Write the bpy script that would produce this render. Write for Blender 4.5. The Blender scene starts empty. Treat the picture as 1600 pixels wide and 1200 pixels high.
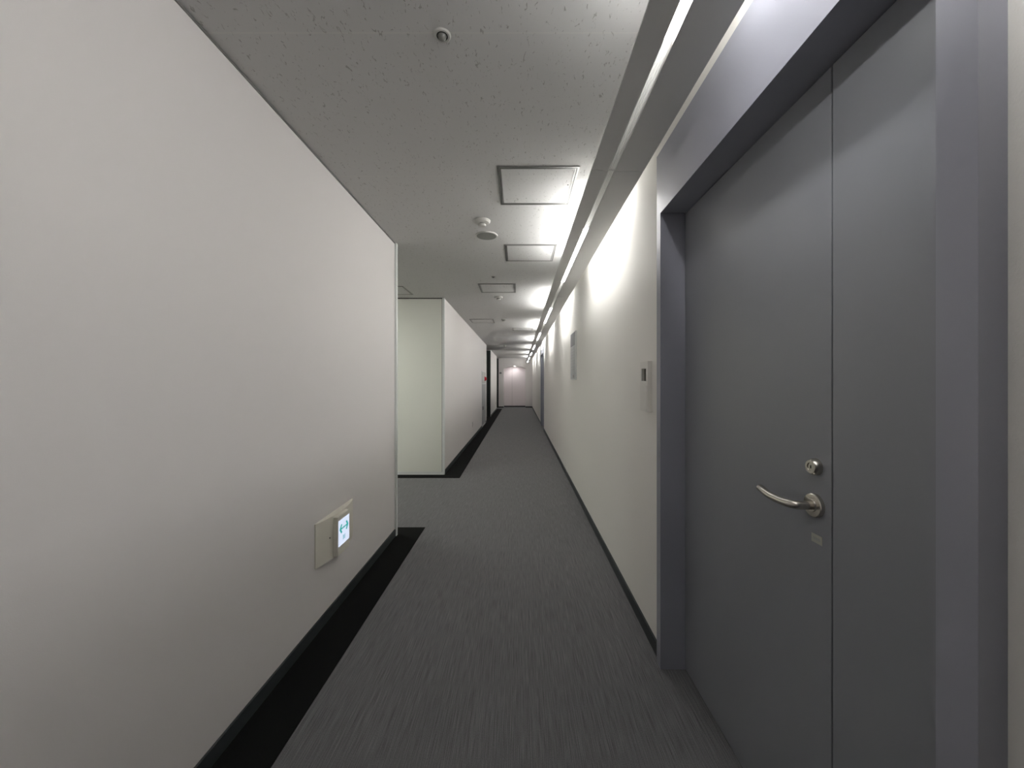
import bpy, bmesh, math, random
from mathutils import Vector, Matrix
random.seed(4)
SC = bpy.context.scene
COL = SC.collection
EYE = 1.32          # eye height above the floor
CEIL = 2.50

# ------------------------------------------------------------------ materials
def new_mat(name):
    m = bpy.data.materials.new(name); m.use_nodes = True
    nt = m.node_tree
    return m, nt, nt.nodes['Principled BSDF']

def plain(name, col, rough=.5, metal=0., bump=0., scale=200., var=0., spec=.5):
    m, nt, b = new_mat(name)
    b.inputs['Base Color'].default_value = (*col, 1)
    b.inputs['Roughness'].default_value = rough
    b.inputs['Metallic'].default_value = metal
    b.inputs['Specular IOR Level'].default_value = spec
    tc = nt.nodes.new('ShaderNodeTexCoord')
    n = nt.nodes.new('ShaderNodeTexNoise'); n.inputs['Scale'].default_value = scale
    n.inputs['Detail'].default_value = 3
    nt.links.new(tc.outputs['Object'], n.inputs['Vector'])
    if bump:
        bp = nt.nodes.new('ShaderNodeBump'); bp.inputs['Strength'].default_value = bump
        bp.inputs['Distance'].default_value = .002
        nt.links.new(n.outputs['Fac'], bp.inputs['Height']); nt.links.new(bp.outputs['Normal'], b.inputs['Normal'])
    if var:
        mx = nt.nodes.new('ShaderNodeMix'); mx.data_type = 'RGBA'
        mx.inputs['A'].default_value = (*[c*(1-var) for c in col], 1)
        mx.inputs['B'].default_value = (*[min(1, c*(1+var)) for c in col], 1)
        nt.links.new(n.outputs['Fac'], mx.inputs['Factor']); nt.links.new(mx.outputs['Result'], b.inputs['Base Color'])
    return m

def glow(name, col, strength):
    m, nt, b = new_mat(name)
    b.inputs['Base Color'].default_value = (*[c*.4 for c in col], 1)
    b.inputs['Emission Color'].default_value = (*col, 1)
    b.inputs['Emission Strength'].default_value = strength
    return m

def ceiling_mat():
    m, nt, b = new_mat('rock_wool_ceiling_board')
    N, L = nt.nodes, nt.links
    b.inputs['Roughness'].default_value = .85
    b.inputs['Specular IOR Level'].default_value = .2
    g = N.new('ShaderNodeNewGeometry')
    # wormy pits, longer along the corridor
    w = N.new('ShaderNodeTexNoise'); w.inputs['Scale'].default_value = 14; w.inputs['Detail'].default_value = 2
    L.new(g.outputs['Position'], w.inputs['Vector'])
    mixv = N.new('ShaderNodeMix'); mixv.data_type = 'VECTOR'; mixv.inputs['Factor'].default_value = .02
    L.new(g.outputs['Position'], mixv.inputs['A']); L.new(w.outputs['Color'], mixv.inputs['B'])
    mp = N.new('ShaderNodeMapping'); mp.inputs['Scale'].default_value = (95, 38, 20)
    L.new(mixv.outputs['Result'], mp.inputs['Vector'])
    n = N.new('ShaderNodeTexNoise'); n.inputs['Scale'].default_value = 1.0; n.inputs['Detail'].default_value = 1.5
    n.inputs['Distortion'].default_value = 1.2
    L.new(mp.outputs['Vector'], n.inputs['Vector'])
    r = N.new('ShaderNodeValToRGB')
    r.color_ramp.elements[0].position = .655; r.color_ramp.elements[0].color = (1, 1, 1, 1)
    r.color_ramp.elements[1].position = .71; r.color_ramp.elements[1].color = (0, 0, 0, 1)
    L.new(n.outputs['Fac'], r.inputs['Fac'])
    # fine grain
    f = N.new('ShaderNodeTexNoise'); f.inputs['Scale'].default_value = 160; f.inputs['Detail'].default_value = 3
    L.new(g.outputs['Position'], f.inputs['Vector'])
    add = N.new('ShaderNodeMath'); add.operation = 'MULTIPLY_ADD'
    L.new(f.outputs['Fac'], add.inputs[0]); add.inputs[1].default_value = .15
    L.new(r.outputs['Color'], add.inputs[2])
    bp = N.new('ShaderNodeBump'); bp.inputs['Strength'].default_value = .35; bp.inputs['Distance'].default_value = .003
    L.new(add.outputs[0], bp.inputs['Height']); L.new(bp.outputs['Normal'], b.inputs['Normal'])
    cm = N.new('ShaderNodeMix'); cm.data_type = 'RGBA'
    cm.inputs['A'].default_value = (.38, .375, .36, 1); cm.inputs['B'].default_value = (.59, .588, .58, 1)
    L.new(r.outputs['Color'], cm.inputs['Factor'])
    # pale butt joints between boards
    sp = N.new('ShaderNodeSeparateXYZ'); L.new(g.outputs['Position'], sp.inputs['Vector'])
    s1 = N.new('ShaderNodeMath'); s1.operation = 'SUBTRACT'; L.new(sp.outputs['Y'], s1.inputs[0]); s1.inputs[1].default_value = 1.297 - .91*6
    md = N.new('ShaderNodeMath'); md.operation = 'MODULO'; L.new(s1.outputs[0], md.inputs[0]); md.inputs[1].default_value = .91
    lt = N.new('ShaderNodeMath'); lt.operation = 'LESS_THAN'; L.new(md.outputs[0], lt.inputs[0]); lt.inputs[1].default_value = .006
    sc = N.new('ShaderNodeMath'); sc.operation = 'MULTIPLY'; L.new(lt.outputs[0], sc.inputs[0]); sc.inputs[1].default_value = .22
    cj = N.new('ShaderNodeMix'); cj.data_type = 'RGBA'
    L.new(sc.outputs[0], cj.inputs['Factor']); L.new(cm.outputs['Result'], cj.inputs['A']); cj.inputs['B'].default_value = (.75, .74, .68, 1)
    L.new(cj.outputs['Result'], b.inputs['Base Color'])
    return m

def carpet_mat():
    m, nt, b = new_mat('grey_striped_carpet')
    N, L = nt.nodes, nt.links
    b.inputs['Roughness'].default_value = .95
    b.inputs['Specular IOR Level'].default_value = .15
    b.inputs['Sheen Weight'].default_value = .15
    g = N.new('ShaderNodeNewGeometry')
    def noise(scale, detail=2):
        mp = N.new('ShaderNodeMapping'); mp.inputs['Scale'].default_value = scale
        L.new(g.outputs['Position'], mp.inputs['Vector'])
        n = N.new('ShaderNodeTexNoise'); n.inputs['Scale'].default_value = 1; n.inputs['Detail'].default_value = detail
        L.new(mp.outputs['Vector'], n.inputs['Vector']); return n.outputs['Fac']
    a = noise((420, 9, 1)); c = noise((260, 3, 1), 1); d = noise((520, 240, 1), 1)
    def madd(x, k, y):
        q = N.new('ShaderNodeMath'); q.operation = 'MULTIPLY_ADD'
        L.new(x, q.inputs[0]); q.inputs[1].default_value = k
        if isinstance(y, float): q.inputs[2].default_value = y
        else: L.new(y, q.inputs[2])
        return q.outputs[0]
    s = madd(a, .5, madd(c, .3, madd(d, .35, -.08)))
    r = N.new('ShaderNodeValToRGB')
    r.color_ramp.elements[0].position = .33; r.color_ramp.elements[0].color = (.072, .0715, .074, 1)
    r.color_ramp.elements[1].position = .655; r.color_ramp.elements[1].color = (.200, .199, .205, 1)
    L.new(s, r.inputs['Fac']); L.new(r.outputs['Color'], b.inputs['Base Color'])
    bp = N.new('ShaderNodeBump'); bp.inputs['Strength'].default_value = .5; bp.inputs['Distance'].default_value = .003
    L.new(s, bp.inputs['Height']); L.new(bp.outputs['Normal'], b.inputs['Normal'])
    return m

M = dict(
    wall=plain('warm_white_wall_paint', (.715, .69, .68), .75, bump=.12, scale=350, spec=.25),
    wallr=plain('woven_white_wall_covering', (.82, .805, .765), .75, bump=.35, scale=260, spec=.25),
    wallg=plain('pale_green_white_panel', (.77, .78, .72), .55, bump=.05, scale=200, spec=.3),
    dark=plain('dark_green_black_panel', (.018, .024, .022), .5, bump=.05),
    ceil=ceiling_mat(),
    carpet=carpet_mat(),
    border=plain('black_border_carpet', (.0075, .0078, .0075), .95, bump=.5, scale=420, var=.4, spec=.1),
    base=plain('charcoal_vinyl_skirting', (.033, .039, .042), .5, bump=.03),
    bead=plain('pale_grey_aluminium_trim', (.72, .74, .73), .45),
    seam=plain('dark_joint', (.02, .02, .022), .8),
    door=plain('slate_grey_painted_steel', (.235, .243, .265), .34, bump=.04, scale=300, spec=.4),
    frame=plain('lavender_grey_painted_steel', (.285, .290, .335), .36, bump=.04, scale=300, spec=.4),
    steel=plain('brushed_stainless_steel', (.62, .59, .53), .27, 1.0, bump=.03, scale=500),
    label=plain('worn_cream_sticker', (.42, .41, .36), .6, var=.1, scale=900),
    ink=plain('faded_grey_print', (.12, .12, .12), .6),
    print=plain('pale_grey_print', (.36, .36, .35), .6),
    panel=plain('grey_painted_luminaire_sheet', (.70, .70, .685), .45, bump=.03, scale=300),
    white=plain('white_enamel', (.78, .78, .76), .4),
    tube=glow('lit_fluorescent_tube', (1, .99, .975), 22),
    plastic=plain('cream_plastic', (.76, .73, .65), .45, bump=.03),
    face=glow('lit_sign_face', (.74, .82, 1.0), .36),
    teal=glow('lit_teal_print', (.02, .50, .48), .27),
    pale=glow('lit_pale_blue_print', (.34, .62, .76), .30),
    hatchf=plain('grey_aluminium_hatch_rim', (.22, .22, .21), .4, .4),
    offw=plain('off_white_plastic', (.52, .515, .49), .5),
    grille=plain('grey_speaker_grille', (.19, .195, .18), .7, bump=.4, scale=900),
    darkm=plain('dark_bronze_metal', (.03, .03, .026), .35, .5),
    glassy=plain('smoky_lens', (.18, .18, .165), .12),
    board=plain('grey_board_face', (.50, .515, .52), .5),
    boardh=plain('blue_grey_board_header', (.25, .257, .275), .5, var=.25, scale=90),
    ic=plain('warm_white_plastic', (.74, .725, .685), .45),
    screen=plain('dark_glass_screen', (.10, .10, .085), .15),
    hyd=plain('pale_grey_cabinet_enamel', (.36, .37, .37), .4),
    red=plain('red_plastic', (.50, .01, .03), .3),
    pink=plain('pinkish_white_laminate', (.76, .70, .71), .5),
    down=glow('lit_downlight_lens', (1, .96, .95), 100),
)

def opal_mat():
    m = bpy.data.materials.new('opal_acrylic'); m.use_nodes = True
    nt = m.node_tree; nt.nodes.clear()
    o = nt.nodes.new('ShaderNodeOutputMaterial'); mx = nt.nodes.new('ShaderNodeMixShader')
    t = nt.nodes.new('ShaderNodeBsdfTranslucent'); t.inputs['Color'].default_value = (.95, .95, .94, 1)
    d = nt.nodes.new('ShaderNodeBsdfDiffuse'); d.inputs['Color'].default_value = (.8, .8, .78, 1)
    mx.inputs['Fac'].default_value = .15
    nt.links.new(t.outputs[0], mx.inputs[1]); nt.links.new(d.outputs[0], mx.inputs[2]); nt.links.new(mx.outputs[0], o.inputs['Surface'])
    return m
M['opal'] = opal_mat()
M['strip'] = glow('lit_strip_lens', (1, .99, .975), 10.5)

# ------------------------------------------------------------------ geometry helpers
def box(bm, x0, x1, y0, y1, z0, z1, bev=0.):
    v = [bm.verts.new((x, y, z)) for z in (z0, z1) for y in (y0, y1) for x in (x0, x1)]
    fs = [(0, 2, 3, 1), (4, 5, 7, 6), (0, 1, 5, 4), (2, 6, 7, 3), (0, 4, 6, 2), (1, 3, 7, 5)]
    faces = [bm.faces.new([v[i] for i in f]) for f in fs]
    if bev:
        es = list({e for f in faces for e in f.edges})
        bmesh.ops.bevel(bm, geom=es, offset=bev, segments=2, affect='EDGES', profile=.5)

def prism(bm, pts, axis, a0, a1):
    """extrude a closed 2-D outline along an axis; pts in the two remaining axes (in x,y,z order)"""
    def mk(p, a):
        if axis == 'x': return (a, p[0], p[1])
        if axis == 'y': return (p[0], a, p[1])
        return (p[0], p[1], a)
    A = [bm.verts.new(mk(p, a0)) for p in pts]; B = [bm.verts.new(mk(p, a1)) for p in pts]
    n = len(pts)
    bm.faces.new(A); bm.faces.new(list(reversed(B)))
    for i in range(n):
        bm.faces.new((A[i], B[i], B[(i+1) % n], A[(i+1) % n]))

def lathe(bm, prof, origin=(0, 0, 0), axis='z', n=32):
    """prof: list of (radius, height)"""
    rings = []
    o = Vector(origin)
    for r, h in prof:
        if r < 1e-6:
            p = {'z': (0, 0, h), 'x': (h, 0, 0), 'y': (0, h, 0)}[axis]
            rings.append([bm.verts.new(o+Vector(p))])
        else:
            ring = []
            for i in range(n):
                a = 2*math.pi*i/n; c, s = r*math.cos(a), r*math.sin(a)
                p = {'z': (c, s, h), 'x': (h, c, s), 'y': (c, h, s)}[axis]
                ring.append(bm.verts.new(o+Vector(p)))
            rings.append(ring)
    for a, b in zip(rings, rings[1:]):
        for i in range(n):
            j = (i+1) % n
            if len(a) == 1 and len(b) == 1: continue
            if len(a) == 1: bm.faces.new((a[0], b[i], b[j]))
            elif len(b) == 1: bm.faces.new((a[i], a[j], b[0]))
            else: bm.faces.new((a[i], a[j], b[j], b[i]))

def tube(bm, pts, radii, n=16):
    pts = [Vector(p) for p in pts]
    rings = []
    up = Vector((0, 0, 1))
    for k, p in enumerate(pts):
        t = (pts[min(k+1, len(pts)-1)] - pts[max(k-1, 0)]).normalized()
        u = t.cross(up).normalized(); w = u.cross(t)
        r = radii[k] if isinstance(radii, (list, tuple)) else radii
        rings.append([bm.verts.new(p + u*r*math.cos(2*math.pi*i/n) + w*r*math.sin(2*math.pi*i/n)) for i in range(n)])
    for a, b in zip(rings, rings[1:]):
        for i in range(n):
            bm.faces.new((a[i], a[(i+1) % n], b[(i+1) % n], b[i]))
    bm.faces.new(rings[0]); bm.faces.new(list(reversed(rings[-1])))

def obj(name, bm, mat, parent=None, smooth=False):
    bmesh.ops.recalc_face_normals(bm, faces=bm.faces)
    me = bpy.data.meshes.new(name); bm.to_mesh(me); bm.free()
    me.materials.append(M[mat] if isinstance(mat, str) else mat)
    if smooth:
        for p in me.polygons: p.use_smooth = True
        me.set_sharp_from_angle(angle=math.radians(35))
    o = bpy.data.objects.new(name, me); COL.objects.link(o)
    if parent: o.parent = parent
    return o

def boxes(name, mat, lst, parent=None, bev=0.):
    bm = bmesh.new()
    for b in lst: box(bm, *b, bev=bev)
    return obj(name, bm, mat, parent)

def tag(o, label, cat, group=None, kind=None):
    o['label'] = label; o['category'] = cat
    if group: o['group'] = group
    if kind: o['kind'] = kind
    return o

def thing(name, loc, label, cat, group=None, kind=None):
    o = bpy.data.objects.new(name, None); o.empty_display_size = .1
    COL.objects.link(o); o.location = loc
    return tag(o, label, cat, group, kind)

def struct(name, mat, lst, bev=0.):
    o = boxes(name, mat, lst, None, bev); o['kind'] = 'structure'; return o

def copy_tree(o, parent=None):
    c = o.copy(); COL.objects.link(c)
    if parent: c.parent = parent
    for ch in list(o.children): copy_tree(ch, c)
    return c

# ------------------------------------------------------------------ the setting
XL, XR, XN = -1.06, .668, .690          # corridor sides (right wall: beyond the door / before the door)
Y0, Y1 = -3.4, 19.35                    # behind the camera / end wall
A1, A2 = 3.297, 5.435                   # side passage
B1, B2 = 12.47, 14.45                   # dark side opening
C1 = 18.2                               # last opening before the end wall
T = .12
struct('floor', 'carpet', [(-4.2, 1.2, Y0-.2, Y1+1, -.1, 0)])
struct('ceiling', 'ceil', [(-4.2, 1.2, Y0-.2, Y1+1, CEIL, CEIL+.1)])
struct('wall_left_front', 'wall', [(XL-.5, XL, Y0, A1, 0, CEIL)])
struct('wall_left_middle', 'wall', [(XL-.5, XL, A2, B1, 0, CEIL)])
struct('wall_left_end', 'wall', [(XL-.5, XL, B2, C1, 0, CEIL)])
struct('wall_back', 'wall', [(XL-.5, 1.2, Y0-.12, Y0, 0, CEIL)])
# the pale green panel wall of the side passage and what closes the passage out of sight
struct('wall_passage_panel', 'wallg', [(-4.1, XL-.5, A2, A2+.12, 0, CEIL), (XL-.5, XL-.031, A2-.004, A2, .046, CEIL-.012)])
struct('wall_passage_front', 'wall', [(-4.1, XL-.5, A1-.12, A1, 0, CEIL)])
struct('wall_passage_end', 'wall', [(-4.2, -4.1, A1-.12, A2+.12, 0, CEIL)])
# dark side openings
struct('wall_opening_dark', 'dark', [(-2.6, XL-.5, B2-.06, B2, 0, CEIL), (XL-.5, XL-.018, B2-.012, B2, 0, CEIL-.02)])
struct('wall_opening_near', 'wall', [(-2.6, XL-.5, B1-.12, B1, 0, CEIL)])
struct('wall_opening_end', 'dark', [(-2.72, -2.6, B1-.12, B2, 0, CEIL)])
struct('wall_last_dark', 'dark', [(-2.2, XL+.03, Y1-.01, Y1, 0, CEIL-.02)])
struct('wall_last_near', 'wall', [(-2.2, XL-.5, C1-.12, C1, 0, CEIL)])
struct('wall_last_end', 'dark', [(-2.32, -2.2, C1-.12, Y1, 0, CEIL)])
# right wall with the two door openings
F0, F1 = .542, 1.808                    # outer width of the near door frame
D2 = 9.74                               # distance to the far copy of it
FT = 2.375                              # top of its head panel
struct('wall_right_near', 'wallr', [(XN, XN+.5, Y0, F0, 0, CEIL)])
struct('wall_right', 'wallr', [
    (XR, XR+.5, F1, F0+D2, 0, CEIL), (XR, XR+.5, F1+D2, Y1+1, 0, CEIL),
    (XR, XR+.5, F0, F1, FT, CEIL), (XR, XR+.5, F0+D2, F1+D2, FT, CEIL)])
# end wall with the arched recess
AX0, AX1, AS, AC = -.774, .323, 1.32+.65, 1.32+.775   # arch: sides, shoulder and crown heights
def arch_pts(x0, x1, zs, zc, n=24):
    w = (x1-x0)/2; s = zc-zs; R = (w*w+s*s)/(2*s); cx = (x0+x1)/2; cz = zc-R
    a = math.asin(w/R)
    return [(cx+R*math.sin(-a+2*a*i/n), cz+R*math.cos(-a+2*a*i/n)) for i in range(n+1)]
bm = bmesh.new()
ap = arch_pts(AX0, AX1, AS, AC)
prism(bm, [(-2.3, 0), (AX0, 0)] + ap + [(AX1, 0), (1.2, 0), (1.2, CEIL), (-2.3, CEIL)], 'y', Y1, Y1+.45)
o = obj('wall_end', bm, 'wall'); o['kind'] = 'structure'
struct('wall_recess_back', 'wall', [(-2.3, 1.2, Y1+.49, Y1+.6, 0, CEIL)])

# skirting
BT = .009
struct('baseboard_left', 'base', [(XL, XL+BT, Y0, A1-.030, 0, .062)])
struct('baseboard_left_middle', 'base', [(XL, XL+BT, A2+.022, 10.88, 0, .062), (XL, XL+BT, 12.02, B1, 0, .062)])
struct('baseboard_left_end', 'base', [(XL, XL+BT, B2, C1, 0, .062)])
struct('baseboard_right', 'base', [(XR-BT, XR, F1, F0+D2, 0, .066), (XR-BT, XR, F1+D2, Y1-BT, 0, .066)])
struct('baseboard_right_near', 'base', [(XN-BT, XN, Y0, F0, 0, .066)])
struct('baseboard_end', 'base', [(XL+.03, AX0, Y1-BT, Y1, 0, .06), (AX1, XR-BT, Y1-BT, Y1, 0, .06)])
# corner trims, bottom rail, ceiling edge trims
struct('trim_1', 'bead', [(XL-.012, XL+.017, A1-.030, A1+.004, 0.0035, CEIL)], bev=.0015)
struct('trim_2', 'bead', [(XL-.026, XL+.008, A2-.010, A2+.02, 0.0, CEIL)], bev=.0015)
struct('trim_3', 'bead', [(-4.1, XL-.026, A2-.012, A2-.004, 0, .043)], bev=.0015)
struct('trim_4', 'seam', [(XL-.031, XL-.026, A2-.005, A2, 0, CEIL), (-4.1, XL-.026, A2-.004, A2, CEIL-.012, CEIL)])
struct('trim_5', 'hatchf', [(XL, XL+.006, Y0, A1, CEIL-.008, CEIL-.002)])
struct('trim_6', 'bead', [(XL-.01, XL+.004, B1-.02, B1+.004, 0, CEIL)])
# black carpet borders inlaid along the left side
struct('trim_border_front', 'border', [(XL+BT, -.848, Y0, A1, 0, .003), (XL-.02, -.848, A1+.004, A1+.172, 0, .003), (-4.1, XL-.02, A1, A1+.172, 0, .003), (XL+BT, -.848, A1, A1+.004, 0, .003)])
struct('trim_border_back', 'border', [(-4.1, XL-.018, A2-.19, A2-.012, 0, .003), (XL-.018, -.812, A2-.19, A2-.006, 0, .003), (XL+BT, -.812, A2-.006, C1+.2, 0, .003), (XL-.5, XL+BT, B1, B2-.06, 0, .003)])

# ------------------------------------------------------------------ grey double door (recessed, in a wide head panel)
OY0, OY1, OT = .597, 1.760, 1.32+.771    # the opening
FX, DX = .648, .760                      # frame front, door plane
def make_door(name, label):
    root = thing(name, (0, 0, 0), label, 'door', None, 'structure')
    fr = boxes('frame', 'frame', [
        (FX, DX+.06, F0, OY0, 0, FT), (FX, DX+.06, OY1, F1, 0, FT), (FX, DX+.06, OY0, OY1, OT, FT)], root)
    SEAM = .9325
    # wide leaf (far side), small leaf (near side)
    big = boxes('door_leaf', 'door', [(DX, DX+.045, SEAM+.002, OY1-.004, .006, OT-.004)], root, bev=.0012)
    small = boxes('side_leaf', 'door', [(DX, DX+.045, OY0+.003, SEAM-.002, .006, OT-.004)], root, bev=.0012)
    boxes('rebate', 'seam', [(DX+.046, DX+.058, OY0, OY1, 0, OT)], root)
    hy, hz = .983, 1.32-.317
    # rosette and lever
    bm = bmesh.new()
    lathe(bm, [(0, 0), (.030, 0), (.030, -.009), (.028, -.011), (.0165, -.0115), (.0155, -.014), (0, -.014)], (DX, hy, hz), 'x')
    obj('rosette', bm, 'steel', big, True)
    bm = bmesh.new()
    path = [(DX-.010, hy, hz), (DX-.030, hy, hz), (DX-.046, hy+.002, hz), (DX-.055, hy+.009, hz),
            (DX-.0575, hy+.022, hz-.001), (DX-.057, hy+.045, hz-.003), (DX-.055, hy+.072, hz-.004), (DX-.052, hy+.105, hz-.004),
            (DX-.047, hy+.134, hz-.002), (DX-.041, hy+.158, hz-.001), (DX-.039, hy+.165, hz-.001)]
    # smooth the path with Catmull-Rom
    P = [Vector(p) for p in path]; sm = []
    for i in range(len(P)-1):
        p0, p1, p2, p3 = P[max(i-1, 0)], P[i], P[i+1], P[min(i+2, len(P)-1)]
        for k in range(5):
            t = k/5
            sm.append(.5*((2*p1)+(p2-p0)*t+(2*p0-5*p1+4*p2-p3)*t*t+(3*p1-p0-3*p2+p3)*t**3))
    sm.append(P[-1])
    n = len(sm)
    tube(bm, sm, [.0108 if i < n-2 else (.0100 if i < n-1 else .007) for i in range(n)], 20)
    obj('lever_handle', bm, 'steel', big, True)
    # lock cylinder with its sloped guard
    bm = bmesh.new()
    lathe(bm, [(0, 0), (.0215, 0), (.0215, -.006), (.019, -.014), (.0165, -.017), (.0105, -.017), (.0100, -.015), (0, -.015)], (DX, .981, 1.32-.218), 'x')
    obj('lock_guard', bm, 'steel', big, True)
    bm = bmesh.new()
    box(bm, DX-.0158, DX-.0148, .980, .982, 1.32-.222, 1.32-.214)
    obj('keyhole', bm, 'darkm', big)
    st = boxes('door_sticker', 'label', [(DX-.0008, DX, .962, .997, 1.32-.413, 1.32-.391)], big)
    boxes('sticker_print', 'print', [(DX-.0011, DX-.0007,   .968, .991, 1.32-.406, 1.32-.399)], big)
    return root
d1 = make_door('door_1', 'large slate grey steel double door with lever handle, nearest on the right wall')
d3 = copy_tree(d1); d3.name = 'door_3'; d3.location = (0, D2, 0)
d3['label'] = 'distant slate grey recessed door far along the right wall'

# arched pinkish door at the end of the corridor
d2 = thing('door_2', ((AX0+AX1)/2, Y1+.45, 0), 'pinkish white arched double door lit from above at the corridor end', 'door', None, 'structure')
mid = -.36-(AX0+AX1)/2
w = (AX1-AX0)/2
for nm, x0, x1 in (('door_leaf', -w-.02, mid-.003), ('door_leaf', mid+.003, w+.02)):
    boxes(nm, 'pink', [(x0, x1, 0.0, .035, .065, AC+.05)], d2, bev=.001)
boxes('kick_strip', 'base', [(-w-.02, w+.02, -.006, .035, 0, .063)], d2)
boxes('door_backing', 'seam', [(mid-.01, mid+.01, .0355, .039, .065, AC)], d2)

# downlight tucked in the crown of the arch
dl = thing('recessed_downlight', (-.225, Y1+.13, AC-.003), 'small lit downlight in the crown of the end arch', 'ceiling light')
bm = bmesh.new(); lathe(bm, [(.042, -.006), (.05, -.006), (.052, .004), (.042, .004), (.042, -.006)]); obj('trim_ring', bm, 'white', dl, True)
bm = bmesh.new(); lathe(bm, [(0, -.003), (.042, -.003), (.042, .001), (0, .001)]); obj('lens', bm, 'down', dl, True)

# ------------------------------------------------------------------ strip lights along the right of the ceiling
PITCH = 2.525
J0 = 1.68 - PITCH                         # start of the first unit (beside the viewer)
LX, LZ = .487, EYE+1.115                      # lamp axis
def make_strip():
    root = thing('strip_light', (0, 0, 0), '', 'ceiling light', 'strip lights in a row along the ceiling')
    h = PITCH/2
    bm = bmesh.new()
    prism(bm, [(LX-.028, CEIL), (LX-.028, CEIL-.026), (LX-.018, CEIL-.040), (LX+.018, CEIL-.040), (LX+.028, CEIL-.026), (LX+.028, CEIL)], 'y', -h+.01, h-.01)
    obj('housing', bm, 'white', root)
    bm = bmesh.new()
    r = .0165
    lathe(bm, [(0, -.60), (r, -.60), (r, .60), (0, .60)], (LX, 0, LZ), 'y', 20)
    obj('lamp_tube', bm, 'tube', root, True)
    for s in (-1, 1):
        boxes('lamp_socket', 'white', [(LX-.014, LX+.014, s*.60 + (0 if s > 0 else -.022), s*.60 + (.022 if s > 0 else 0), LZ-.018, CEIL-.038)], root, bev=.002)
    # folded sheet wing left of the slot
    E = EYE
    bm = bmesh.new()
    prism(bm, [(.318, E+.928), (.318, E+.933), (.3205, E+.933), (.3205, E+.9295), (.3875, E+.9225), (.3875, E+.935), (.390, E+.935), (.390, E+.920), (.386, E+.920)], 'y', -h+.002, h-.002)
    obj('wing_panel', bm, 'panel', root)
    # flat sheet right of the slot, with upturned lips
    bm = bmesh.new()
    prism(bm, [(.4195, E+.935), (.4195, E+.920), (.545, E+.920), (.545, E+.926), (.5425, E+.926), (.5425, E+.9225), (.422, E+.9225), (.422, E+.935)], 'y', -h+.002, h-.002)
    obj('base_panel', bm, 'panel', root)
    # ribbed opal strip closing the slot
    bm = bmesh.new()
    rib = []
    for k in range(9):
        x = .3905 + .0285*k/8
        rib.append((x, E+.9245 + (.0012 if k % 2 else 0)))
    prism(bm, rib + [(.419, E+.9275), (.3905, E+.9275)], 'y', -.62, .62)
    obj('lit_lens', bm, 'strip', root)
    for y0, y1 in ((-h+.003, -.621), (.621, h-.003)):
        bm = bmesh.new()
        prism(bm, rib + [(.419, E+.9275), (.3905, E+.9275)], 'y', y0, y1)
        obj('opal_strip', bm, 'opal', root)
    for s in (-1, 1):
        y = s*(h-.012)
        bm = bmesh.new()
        prism(bm, [(.33, E+.930), (.391, E+.9285), (.536, E+.924), (.536, E+.930), (.503, E+.938), (.501, CEIL-.03), (.473, CEIL-.03), (.471, E+.942), (.33, E+.936)], 'y', y-.004, y+.004)
        obj('end_bracket', bm, 'panel', root)
    return root
strip_labels = [
    'strip light unit above the near grey double door',
    'second strip light unit from the viewer, beside the two largest ceiling hatches',
    'third strip light unit, level with the middle ceiling hatch',
    'fourth strip light unit, level with the fourth and fifth ceiling hatches',
    'fifth strip light unit, next to the distant grey door',
    'sixth strip light unit, just past the distant grey door',
    'seventh strip light unit, next to last before the end wall',
    'farthest strip light unit, touching the end wall']
proto = make_strip()
for i in range(8):
    s = proto if i == 0 else copy_tree(proto)
    s.location = (0, J0 + PITCH*(i+.5), 0)
    s['label'] = strip_labels[i]

# ------------------------------------------------------------------ ceiling hatches
def make_hatch():
    root = thing('ceiling_hatch', (0, 0, CEIL), '', 'ceiling hatch', 'access hatches in the ceiling')
    w = .228
    bm = bmesh.new()
    def ring(a, b, z0, z1):
        box(bm, -a, a, -a, -b, z0, z1); box(bm, -a, a, b, a, z0, z1)
        box(bm, -a, -b, -b, b, z0, z1); box(bm, b, a, -b, b, z0, z1)
    ring(w, w-.011, -.005, 0); ring(w-.016, w-.024, -.005, 0)
    obj('hatch_frame', bm, 'hatchf', root)
    bm = bmesh.new()
    box(bm, -w+.024, w-.024, -w+.024, w-.024, -.003, 0)
    obj('hatch_board', bm, 'ceil', root)
    bm = bmesh.new()
    lathe(bm, [(0, -.006), (.004, -.0055), (.005, -.003), (0, -.003)], (w-.04, -.03, 0), 'z', 12)
    obj('latch', bm, 'hatchf', root, True)
    return root
ht = make_hatch()
for i, (x, y, lab) in enumerate([
    (.105, 2.33, 'nearest and largest looking square ceiling hatch with grey metal rim'),
    (.10, 3.53, 'square ceiling hatch just beyond the round ceiling speaker'),
    (-.27, 4.86, 'third ceiling hatch along, straight above the side passage mouth'),
    (-.715, 7.50, 'ceiling hatch close to the left wall, fourth along'),
    (.08, 8.69, 'faint far ceiling hatch near the strip light, fifth along'),
    (-1.66, 4.98, 'ceiling hatch inside the side passage on the left')]):
    h = ht if i == 0 else copy_tree(ht)
    h.location = (x, y, CEIL); h['label'] = lab

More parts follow.
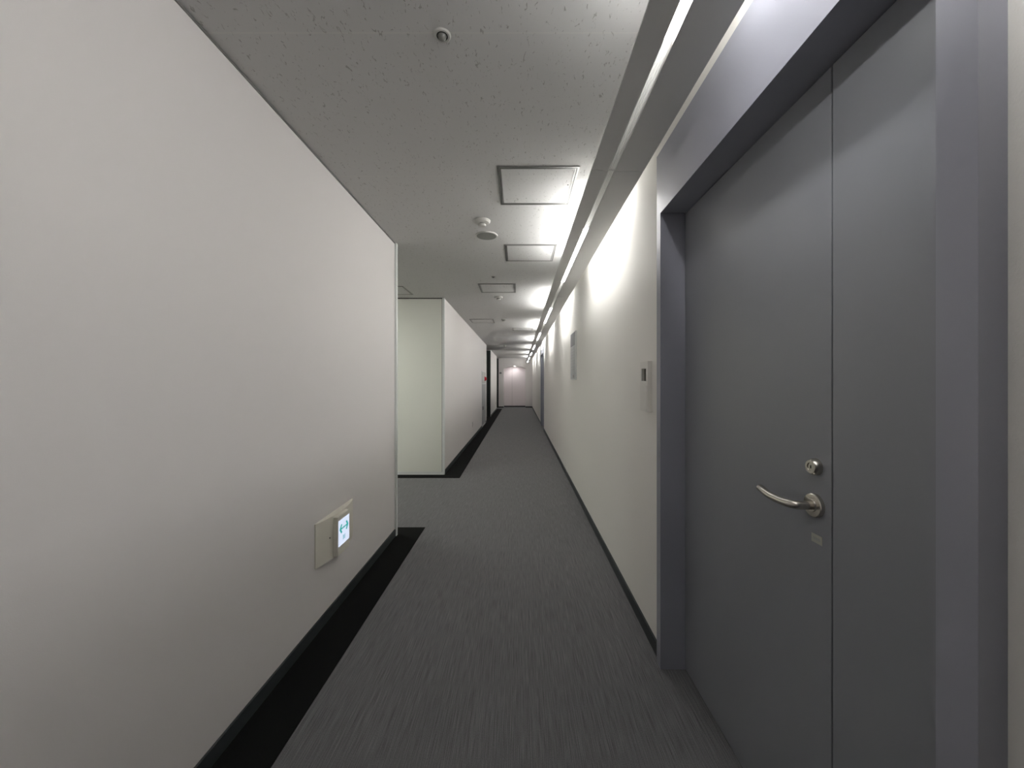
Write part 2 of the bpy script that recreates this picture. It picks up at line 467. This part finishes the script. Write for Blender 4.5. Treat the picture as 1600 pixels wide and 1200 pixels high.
# ------------------------------------------------------------------ small round ceiling fittings
def emergency(x, y, lab, r=.030):
    root = thing('emergency_lamp', (x, y, CEIL), lab, 'ceiling lamp', 'small emergency lamps in the ceiling')
    bm = bmesh.new(); lathe(bm, [(.019, 0), (.0195, -.004), (r-.004, -.004), (r, 0), (.019, 0)]); obj('trim_ring', bm, 'offw', root, True)
    bm = bmesh.new(); lathe(bm, [(.019, 0), (.019, -.0035), (.015, -.0035), (.015, 0), (.019, 0)]); obj('socket', bm, 'darkm', root, True)
    bm = bmesh.new(); lathe(bm, [(0.0145, 0), (.0145, -.006), (.012, -.012), (.007, -.016), (0, -.017)]); obj('bulb', bm, 'glassy', root, True)
emergency(-.262, 1.309, 'small round emergency lamp with dark centre, nearest on the ceiling')
emergency(-.29, 4.32, 'tiny round emergency lamp in front of the third ceiling hatch', .03)

def detector(x, y, lab, r=.062):
    root = thing('fire_detector', (x, y, CEIL), lab, 'fire detector', 'round fire detectors on the ceiling')
    bm = bmesh.new(); lathe(bm, [(r, 0), (r, -.006), (r*.85, -.016), (r*.45, -.021), (0, -.021)]); obj('base_plate', bm, 'offw', root, True)
    bm = bmesh.new(); lathe(bm, [(.020, -.020), (.020, -.028), (0, -.028)]); obj('neck', bm, 'darkm', root, True)
    bm = bmesh.new(); lathe(bm, [(.0, -.028), (.030, -.028), (.031, -.034), (.026, -.042), (.014, -.044), (0, -.044)]); obj('sensor_head', bm, 'offw', root, True)
detector(-.272, 2.82, 'white fire detector with hanging head, beside the round speaker')
detector(-.286, 5.36, 'small white fire detector behind the third ceiling hatch')
detector(-.29, 7.28, 'far white fire detector right of the fourth ceiling hatch', .05)
detector(-.47, 12.6, 'farthest tiny white fire detector on the ceiling', .05)

sp = thing('ceiling_speaker', (-.262, 3.10, CEIL), 'flat round grey ceiling speaker next to the fire detector', 'speaker')
bm = bmesh.new(); lathe(bm, [(.079, 0), (.079, -.008), (.088, -.007), (.090, 0), (.079, 0)]); obj('speaker_rim', bm, 'offw', sp, True)
bm = bmesh.new(); lathe(bm, [(.079, -.0005), (.079, -.009), (.04, -.0105), (0, -.011)]); obj('speaker_grille', bm, 'grille', sp, True)

# ------------------------------------------------------------------ low guidance light on the left wall
gl = thing('guidance_light', (XL, 2.21, EYE-.855), 'cream low wall unit with lit white sign showing a teal double arrow', 'exit sign')
def L(y): return y-2.21
bm = bmesh.new()
zb, zt = -.118, .114
P = []
n = 20
for i in range(n+1):
    t = i/n; y = 1.99 + .445*t
    P.append((.006 + .036*math.sin(math.pi*t)**.85, L(y)))
outline = [(0.0, L(1.99))] + P + [(0.0, L(2.435))]
prism(bm, outline, 'z', zb, zt)
obj('back_plate', bm, 'plastic', gl, True)
bm = bmesh.new()
sx0, sx1, sy0, sy1, sz0, sz1 = .030, .061, L(2.118), L(2.262), -.113, .104
box(bm, sx0, sx1, sy0, sy1, sz0, sz1, bev=.003)
sb = obj('sign_box', bm, 'plastic', gl)
fy0, fy1, fz0, fz1 = L(2.123), L(2.257), -.064, .080
boxes('sign_face', 'face', [(sx1-.001, sx1+.001, fy0, fy1, fz0, fz1)], sb)
bm = bmesh.new()
xa, xb = sx1+.001, sx1+.0016
cy, cz = (fy0+fy1)/2, .027
box(bm, xa, xb, cy-.012, cy+.012, cz-.0045, cz+.0045)                    # middle dash
for s in (-1, 1):
    box(bm, xa, xb, cy+s*.031-.015, cy+s*.031+.015, cz-.0045, cz+.0045)
    tip = cy+s*.055
    for q in (-1, 1):
        prism(bm, [(tip, cz), (tip-s*.016, cz), (tip-s*.033, cz+q*.022), (tip-s*.020, cz+q*.026)], 'x', xa, xb)
obj('arrow_print', bm, 'teal', sb)
bm = bmesh.new()
pz = -.028
box(bm, xa, xb, cy-.014, cy-.004, pz-.013, pz+.013)
box(bm, xa, xb, cy-.001, cy+.004, pz-.012, pz+.010)
box(bm, xa, xb, cy+.007, cy+.014, pz-.013, pz+.013)
obj('pictogram_print', bm, 'pale', sb)
bm = bmesh.new()
lathe(bm, [(0, .0), (.0035, .0), (.0035, .003), (0, .003)], (.0315, L(2.085), .005), 'x', 12)
obj('test_button', bm, 'darkm', gl)

# ------------------------------------------------------------------ wall outlets on the left
def outlet(y, z, lab):
    root = thing('wall_outlet', (XL, y, z), lab, 'outlet', 'wall outlets low on the left wall')
    boxes('cover_plate', 'offw', [(0, .008, -.037, .037, -.06, .06)], root, bev=.002)
    for q in (.018, -.018):
        boxes('socket', 'darkm', [(.0078, .0086, -.012, .012, q-.008, q+.008)], root, bev=.0003)
outlet(8.72, .345, 'pale wall outlet low on the wall past the side passage')
outlet(17.3, .33, 'tiny distant wall outlet by the end of the left wall')

# ------------------------------------------------------------------ hydrant cabinet
hc = thing('hydrant_cabinet', (XL, 11.45, 0), 'tall grey fire hydrant cabinet with red lamp in the left wall', 'fire hydrant cabinet')
boxes('cabinet_frame', 'bead', [(0, .012, -.56, .56, .02, 1.62)], hc, bev=.002)
boxes('upper_panel', 'offw', [(.011, .016, -.53, .53, 1.26, 1.60)], hc, bev=.001)
dr = boxes('cabinet_door', 'hyd', [(.011, .018, -.53, .53, .08, 1.24)], hc, bev=.001)
boxes('door_pull', 'darkm', [(.017, .028, -.42, -.30, .50, .60)], dr, bev=.003)
bm = bmesh.new(); lathe(bm, [(.075, .015), (.075, .022), (.05, .055), (.03, .075), (0, .08)], (0, .25, 1.40), 'x', 24); obj('alarm_lamp', bm, 'red', hc, True)
bm = bmesh.new(); lathe(bm, [(.06, .015), (.06, .02), (.035, .024), (0, .024)], (0, .42, 1.40), 'x', 24); obj('call_button', bm, 'red', hc, True)

# ------------------------------------------------------------------ right wall: information board and intercom
nb = thing('information_board', (XR, 4.64, EYE+.305), 'narrow grey information board with darker header on the right wall', 'sign')
boxes('board_frame', 'bead', [(-.020, 0, -.19, .19, -.285, .285)], nb, bev=.002)
boxes('board_face', 'board', [(-.0215, -.019, -.18, .18, -.275, .112)], nb)
boxes('header_panel', 'boardh', [(-.0215, -.019, -.18, .18, .118, .276)], nb)
boxes('footer_mark', 'print', [(-.022, -.021, -.12, -.03, -.262, -.226)], nb)
boxes('printed_rows', 'print', [(-.0219, -.021, -.15, .13-.03*(k % 3), .08-.035*k, .083-.035*k) for k in range(8)], nb)

ic = thing('intercom_panel', (XR, 1.985, EYE-.026), 'slim off white intercom panel beside the near grey door', 'intercom')
bm = bmesh.new()
d, hw, z0, z1 = -.024, .058, -.128, .128
wy0, wy1, wz0, wz1 = -.036, .030, .028, .092
box(bm, d, 0, -hw, wy0, z0, z1); box(bm, d, 0, wy1, hw, z0, z1)
box(bm, d, 0, wy0, wy1, z0, wz0); box(bm, d, 0, wy0, wy1, wz1, z1)
obj('body', bm, 'ic', ic)
boxes('screen', 'screen', [(-.010, -.006, wy0, wy1, wz0, wz1)], ic)
boxes('window_rim', 'white', [(d-.0015, d+.002, wy0-.004, wy1+.004, wz0-.005, wz0), (d-.0015, d+.002, wy1, wy1+.004, wz0, wz1)], ic)
boxes('call_plate', 'ic', [(d-.002, d+.001, -hw+.010, hw-.010, z0+.012, wz0-.022)], ic, bev=.0008)

# end wall plate
pp = thing('sign_plate', (-.935, Y1, EYE+.42), 'small dark sign plate on the end wall left of the arched door', 'sign')
boxes('plate', 'darkm', [(-.05, .05, -.008, 0, -.035, .045)], pp, bev=.001)
boxes('plate_print', 'board', [(-.035, .035, -.0088, -.0078, -.01, .012)], pp)

# ------------------------------------------------------------------ a recessed square light in the side passage
pl = thing('passage_light', (-2.75, 4.25, CEIL), 'recessed square ceiling light inside the side passage', 'ceiling light')
boxes('light_frame', 'white', [(-.26, .26, -.26, -.235, -.008, 0), (-.26, .26, .235, .26, -.008, 0), (-.26, -.235, -.235, .235, -.008, 0), (.235, .26, -.235, .235, -.008, 0)], pl)
boxes('diffuser', glow('lit_square_diffuser', (.97, 1, .91), 15), [(-.235, .235, -.235, .235, -.005, 0)], pl)

# ------------------------------------------------------------------ world, camera, view
w = bpy.data.worlds.new('World'); SC.world = w; w.use_nodes = True
w.node_tree.nodes['Background'].inputs['Color'].default_value = (0, 0, 0, 1)
cam = bpy.data.cameras.new('Camera'); co = bpy.data.objects.new('Camera', cam); COL.objects.link(co)
co.location = (0, 0, EYE); co.rotation_euler = (math.radians(90), 0, 0)
cam.sensor_fit = 'HORIZONTAL'; cam.sensor_width = 36; cam.lens = 36*600/1600
cam.shift_x = -11/1600; cam.shift_y = -4/1600
cam.clip_start = .02
SC.camera = co
vs = SC.view_settings
vs.view_transform = 'Standard'; vs.look = 'None'; vs.gamma = 1; vs.use_curve_mapping = False
vs.exposure = 1.24
cy = SC.cycles
cy.use_denoising = True
cy.max_bounces = 16; cy.diffuse_bounces = 10; cy.sample_clamp_indirect = 6
